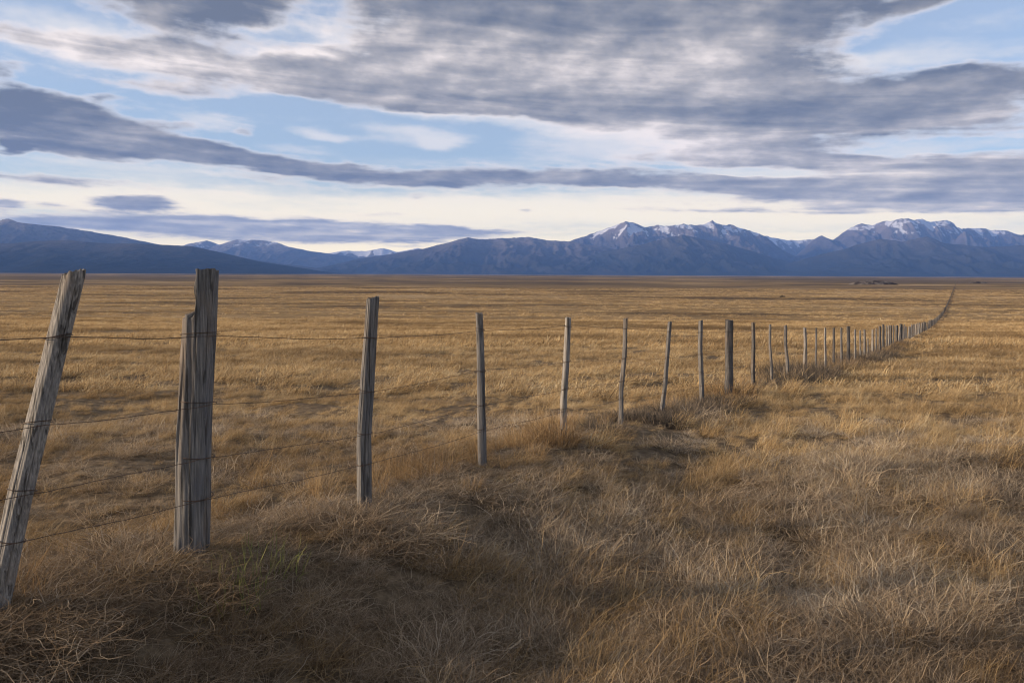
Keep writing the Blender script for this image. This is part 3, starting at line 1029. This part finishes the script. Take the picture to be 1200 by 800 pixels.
def wedge(y0, y1, dens, margin=1.6, half=0.70, g=RNG):
    """random roots over the strip of field between two depths, as wide as the view and a margin"""
    def width(y):
        return 2 * (half * np.maximum(y, 0) + margin)
    area = np.trapezoid(width(np.linspace(y0, y1, 60)), np.linspace(y0, y1, 60)) if hasattr(np, 'trapezoid') else np.trapz(width(np.linspace(y0, y1, 60)), np.linspace(y0, y1, 60))
    n = int(area * dens)
    y = g.uniform(y0, y1, n * 3)
    y = y[g.random(n * 3) < width(y) / width(np.array([y1]))[0]][:n]
    x = (g.random(len(y)) - .5) * width(y)
    return x, y


def side_of_fence(x, y):
    return (x - FP[0]) * FN[0] + (y - FP[1]) * FN[1]


def lay(name, label, tufts, mat, x, y, size, yaw, tilt, sink=0.0, flat=1.0):
    n = len(x)
    z = ground(x, y) - sink
    rot = np.stack([RNG.normal(0, tilt, n), RNG.normal(0, tilt, n), yaw], 1)
    scl = np.stack([size, size, size * flat], 1)
    scatter(name, label, tufts, mat, np.stack([x, y, z], 1), rot, scl, RNG.integers(0, len(tufts), n))


def by_fence(x, y, low=.5):
    """grass stays short at the foot of the near posts"""
    s_ = side_of_fence(x, y)
    m_ = sstep(-.55, -.15, s_) * (1 - sstep(.25, .65, s_)) * (1 - sstep(8, 14, y))
    return 1 - (1 - low) * m_


def keep_by(x, y, p):
    k_ = RNG.random(len(x)) < p
    return x[k_], y[k_]


WIND = 0.10           # blades lie over towards +X

# matted long dead grass, foreground and along the fence foot
mat_tufts = [blade_mesh('tuft', [blades(125, .14, (.13, .32), (.0021, .0042), (.35, 1.25), (.3, 1.7), None if q % 3 == 0 else WIND + .5 * math.sin(q), .9, 1.2, 6, 100 + q, .30, (.56, .28)),
                                 blades(40, .16, (.08, .2), (.0025, .005), (.9, 1.5), (-.2, .6), None, 1, 1.4, 4, 200 + q, .3, (.3, .2))]) for q in range(10)]
x, y = wedge(-1.5, 9.5, 125, 2.2)
s = side_of_fence(x, y)
clump = fbm(x * 1.3, y * 1.3, 31, 3)
p = np.where(s > -0.25, 1 - 0.90 * sstep(3.4, 7.5, y - 0.2 * np.abs(s)), 0.10) * np.clip(.95 + .5 * clump, .85, 1)
x, y = keep_by(x, y, p)
s = side_of_fence(x, y)
clump = fbm(x * 1.3, y * 1.3, 31, 3)
size = np.clip(RNG.normal(.66, .2, len(x)) * (1 + 1.3 * clump), .52, 1.35)
lay('matted_grass', 'matted grey brown dead grass in front of the fence', mat_tufts, M_GREY, x, y, size, RNG.normal(0, 1.2, len(x)), .15 * by_fence(x, y, .4), flat=.62 * by_fence(x, y, .58))

# windswept straw grass, most of the near pasture
straw_tufts = [blade_mesh('tuft', [blades(110, .14, (.12, .29), (.0019, .0044), (.25, 1.2), (.2, 1.6), WIND, 1.05, 1.0, 5, 300 + q, .30, (.55, .28)),
                                   blades(6, .10, (.26, .40), (.0022, .0034), (.15, .6), (.1, .9), WIND, .6, .5, 6, 350 + q, .12, (.7, .15))]) for q in range(10)]
x, y = wedge(-1.0, 14, 62, 2.2)
s = side_of_fence(x, y)
clump = fbm(x * .9, y * 1.1, 41, 3)
p = np.clip(.74 + 1.3 * clump, .25, 1) * np.where(s > 0, .12 + .88 * sstep(1.8, 5.0, y + .25 * s), 1.0)
x, y = keep_by(x, y, p)
clump = fbm(x * .9, y * 1.1, 41, 3)
s = side_of_fence(x, y)
size = np.clip(RNG.normal(.55, .16, len(x)) * (1 + 1.2 * clump) * np.where(s < 0, .74, 1.0), .28, 1.35)
lay('straw_grass', 'short windswept golden dry grass of the near pasture', straw_tufts, M_STRAW, x, y, size, RNG.normal(0, .55, len(x)), .12 * by_fence(x, y, .4), flat=.60 * by_fence(x, y, .55))

# bigger bunches standing out of the sward
bunch_tufts = [blade_mesh('tuft', [blades(170, .15, (.20, .42), (.0032, .0055), (.10, .95), (.2, 1.3), WIND, .85, .7, 6, 450 + q, .16, (.5, .25), .3)]) for q in range(6)]
x, y = wedge(3.4, 45, .85, 2.5)
x, y = keep_by(x, y, np.clip(.5 + 1.6 * fbm(x * .25, y * .4, 51, 2), .05, 1))
size = np.clip(RNG.normal(.70, .2, len(x)), .4, 1.2) * np.where(side_of_fence(x, y) < 0, .8, 1.0) * (1 + .012 * np.minimum(y, 40))
lay('bunch_grass', 'bunches of longer dry grass dotted over the pasture', bunch_tufts, M_STRAW, x, y, size, RNG.normal(0, .6, len(x)), .1, flat=.78)

# the middle distance
mid_tufts = [blade_mesh('tuft', [blades(85, .30, (.13, .34), (.006, .011), (.25, 1.15), (.2, 1.5), WIND, .95, .8, 4, 400 + q, .24, (.55, .28))]) for q in range(8)]
x, y = wedge(12.5, 42, 15, 3.0)
clump = fbm(x * .45, y * .7, 43, 3)
x, y = keep_by(x, y, np.clip(.62 + 2.2 * clump, .08, 1))
clump = fbm(x * .45, y * .7, 43, 3)
size = np.clip(RNG.normal(.70, .2, len(x)) * (1 + 1.2 * clump), .3, 1.5)
lay('pasture_grass', 'dry golden grass of the middle pasture', mid_tufts, M_STRAW, x, y, size, RNG.normal(0, .5, len(x)), .1, flat=.72)

far_tufts = [blade_mesh('tuft', [blades(70, .75, (.14, .36), (.016, .03), (.25, 1.0), (.2, 1.2), WIND, .75, .5, 3, 500 + q, .12, (.55, .22))]) for q in range(8)]
x, y = wedge(40, 150, 2.6, 8.0)
clump = fbm(x * .12, y * .35, 45, 4)
x, y = keep_by(x, y, np.clip(.58 + 2.6 * clump, .05, 1))
clump = fbm(x * .12, y * .35, 45, 4)
size = np.clip(RNG.normal(.9, .2, len(x)) * (1 + .9 * clump), .35, 1.6)
lay('plain_grass', 'dry grass tufts out on the plain', far_tufts, M_STRAW, x, y, size, RNG.normal(0, .5, len(x)), .06)

x, y = wedge(145, 700, .16, 20.0)
clump = fbm(x * .03, y * .1, 47, 4)
x, y = keep_by(x, y, np.clip(.5 + 2.2 * clump, .03, 1))
size = np.clip(RNG.normal(1.5, .35, len(x)), .7, 2.6)
lay('steppe_grass', 'pale tussock grass reaching towards the horizon', far_tufts, M_STRAW, x, y, size, RNG.normal(0, .5, len(x)), .04, flat=.8)

# rusty upright grass under the wires
rust_tufts = [blade_mesh('tuft', [blades(80, .12, (.16, .36), (.0026, .0045), (.05, .6), (.0, .9), None, 1, .6, 5, 600 + q, .15, (.5, .22))]) for q in range(6)]
n = 1500
tt = RNG.uniform(-3.5, 40, n); ss = RNG.normal(-.34, .22, n)
x = FP[0] + FD[0] * tt + FN[0] * ss; y = FP[1] + FD[1] * tt + FN[1] * ss
cl = fbm(tt * .7, tt * 0 + 3.3, 61, 2)
x, y = keep_by(x, y, np.clip(.45 + 1.4 * cl, .05, 1))
lay('rusty_grass', 'taller rusty grass growing under the fence wires', rust_tufts, M_RUST, x, y, np.clip(RNG.normal(.44, .15, len(x)), .2, .85), RNG.uniform(0, 6.28, len(x)), .1)


# rough dark strip that follows the fence away over the plain
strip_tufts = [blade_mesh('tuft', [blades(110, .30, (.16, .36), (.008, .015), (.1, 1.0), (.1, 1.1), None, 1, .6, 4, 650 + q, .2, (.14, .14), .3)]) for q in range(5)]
n = 11000
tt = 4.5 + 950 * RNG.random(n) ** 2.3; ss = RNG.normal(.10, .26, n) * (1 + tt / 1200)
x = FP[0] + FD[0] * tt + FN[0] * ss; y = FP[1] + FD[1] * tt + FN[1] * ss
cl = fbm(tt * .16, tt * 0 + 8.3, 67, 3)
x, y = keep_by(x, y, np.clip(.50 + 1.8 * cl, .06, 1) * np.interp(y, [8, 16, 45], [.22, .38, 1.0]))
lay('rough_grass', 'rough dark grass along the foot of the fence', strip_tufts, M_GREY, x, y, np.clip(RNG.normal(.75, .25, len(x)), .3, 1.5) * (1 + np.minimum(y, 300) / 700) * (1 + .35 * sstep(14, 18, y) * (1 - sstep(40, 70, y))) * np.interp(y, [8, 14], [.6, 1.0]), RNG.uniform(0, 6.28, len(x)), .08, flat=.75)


# ------------------------------------------------------------------ single plants and humps one can point at
def tussock(name, px, py, off_s, n, rad, L, W, mat, label, cat, seed, tilt=(.0, .9), curl=(.1, 1.2), tint=(.45, .22), lean=None):
    p = hit(px, py)
    xy = p[:2] + FN * off_s
    z = float(ground(xy[0], xy[1]))
    me = blade_mesh(name, [blades(n, rad, L, W, tilt, curl, lean, .9, .8, 6, seed, .2, tint, .35)])
    o = link(name, me, mat, label=label, category=cat, group='green shoots before the fence' if 'green' in name else 'tussocks along the foot of the fence')
    o.location = (xy[0], xy[1], z - .01)
    return o


tussock('tussock', 645, 520, .02, 520, .22, (.18, .38), (.003, .0055), M_RUST, 'bushy brown tussock at the foot of the pale fifth fence post', 'grass tussock', 701, (.0, .8), tint=(.3, .2))
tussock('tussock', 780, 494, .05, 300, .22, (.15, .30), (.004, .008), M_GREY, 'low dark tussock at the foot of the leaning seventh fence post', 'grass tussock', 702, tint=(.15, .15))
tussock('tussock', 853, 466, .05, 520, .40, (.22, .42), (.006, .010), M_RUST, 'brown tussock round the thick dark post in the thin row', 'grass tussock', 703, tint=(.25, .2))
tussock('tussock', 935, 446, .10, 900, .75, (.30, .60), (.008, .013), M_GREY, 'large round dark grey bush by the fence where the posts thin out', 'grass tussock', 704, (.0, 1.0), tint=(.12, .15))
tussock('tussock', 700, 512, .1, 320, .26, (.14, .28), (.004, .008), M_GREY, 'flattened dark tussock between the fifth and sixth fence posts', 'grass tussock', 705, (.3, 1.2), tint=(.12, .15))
tussock('tussock', 800, 486, .12, 320, .30, (.16, .3), (.005, .009), M_GREY, 'dark tussock between the seventh and eighth fence posts', 'grass tussock', 706, (.2, 1.1), tint=(.12, .15))
g1 = tussock('green_grass_clump', 235, 690, .35, 70, .20, (.12, .25), (.003, .005), M_GREEN, 'fresh green shoots in dead grass before the notched post', 'grass clump', 707, (.0, .45), (.0, .6), (.5, .25))
g2 = tussock('green_grass_clump', 190, 720, .40, 45, .18, (.10, .2), (.003, .005), M_GREEN, 'small scattering of green shoots nearer the leaning post', 'grass clump', 708, (.0, .7), (.0, .8), (.5, .25))


def lump_mesh(name, rx, ry, h, seed, rough=.25, n=40, pw=1.0):
    u = np.linspace(0, 2 * np.pi, n, endpoint=False)
    r = np.linspace(1, 0, 14)
    U, Rr = np.meshgrid(u, r, indexing='ij')
    e = 1 + rough * fbm(np.cos(U) * 1.3 + seed, np.sin(U) * 1.3, seed, 3)
    X = np.cos(U) * Rr * rx * e; Y = np.sin(U) * Rr * ry * e
    Z = h * (1 - Rr ** 2) ** pw * (1 + .8 * rough * fbm(X / rx * 2.5 + seed, Y / ry * 2.5, seed + 2, 4)) - .05 * h
    v = np.stack([X.ravel(), Y.ravel(), Z.ravel()], 1)
    nr = len(r)
    f = []
    for i in range(n):
        j = (i + 1) % n
        for q in range(nr - 1):
            f.append((i * nr + q, j * nr + q, j * nr + q + 1, i * nr + q + 1))
    return mesh_np(name, v, np.array(f))


def soil_material(name, a, b):
    m, k = new_mat(name)
    geo = k.n('ShaderNodeNewGeometry')
    n = k.noise(geo.outputs['Position'], 3.0, 8.0, .7).outputs['Fac']
    n2 = k.noise(geo.outputs['Position'], .12, 5.0, .6).outputs['Fac']
    col = k.mix(k.smooth(n2, .42, .58), k.ramp(n, [(.3, tuple(c * .6 for c in a)), (.7, a)]), b)
    finish(k, col, .95, n, .03, .9, .1)
    return m


M_SOIL = soil_material('bare_soil', (.06, .043, .03), (.085, .06, .04))
M_BANK = soil_material('bank_earth', (.05, .04, .035), (.15, .13, .115))


def on_ground(px, py):
    r = ray(px, py)
    lo, hi_ = 1.0, 5000.0
    for _ in range(60):
        t_ = math.sqrt(lo * hi_)
        p_ = r * t_
        if p_[2] + CAMZ > float(ground(p_[0], p_[1])):
            lo = t_
        else:
            hi_ = t_
    return r * lo


def mound(name, px, py, wpx, hpx, mat, label, cat, seed, depth=1.0, pw=1.0):
    p = on_ground(px, py)
    s_ = p[1] / FPX
    me = lump_mesh(name, wpx * s_ / 2, max(wpx * s_ / 2 * depth, .1), hpx * s_, seed, pw=pw)
    o = link(name, me, mat, label=label, category=cat)
    o.location = (p[0], p[1], float(ground(p[0], p[1])) - .01)
    return o


mound('soil_mound', 606, 424, 16, 5, M_SOIL, 'small bare soil hump in the open field behind the fourth and fifth posts', 'mound', 1)
mound('earth_bank', 1024, 333.5, 58, 5, M_BANK, 'long low dark earth bank far out on the plain under the mountains', 'bank', 3, .35, .7)
mound('earth_bank', 1146, 332, 22, 2.2, M_BANK, 'small thin dark bank beyond the far end of the fence', 'bank', 5, .35, .7)


def shrub(px, py, wpx, label, seed):
    p = on_ground(px, py)
    R = wpx * p[1] / FPX / 2
    me = blade_mesh('shrub', [blades(340, R * .8, (R * .5, R * 1.0), (R * .06, R * .10), (.0, 1.2), (.2, 1.0), None, 1, .8, 3, seed, .3, (.1, .12), .5)])
    o = link('shrub', me, M_GREY, label=label, category='shrub')
    o.location = (p[0], p[1], float(ground(p[0], p[1])) - .02)


shrub(917, 348, 7, 'lone dark shrub on the far plain above the middle of the fence', 801)
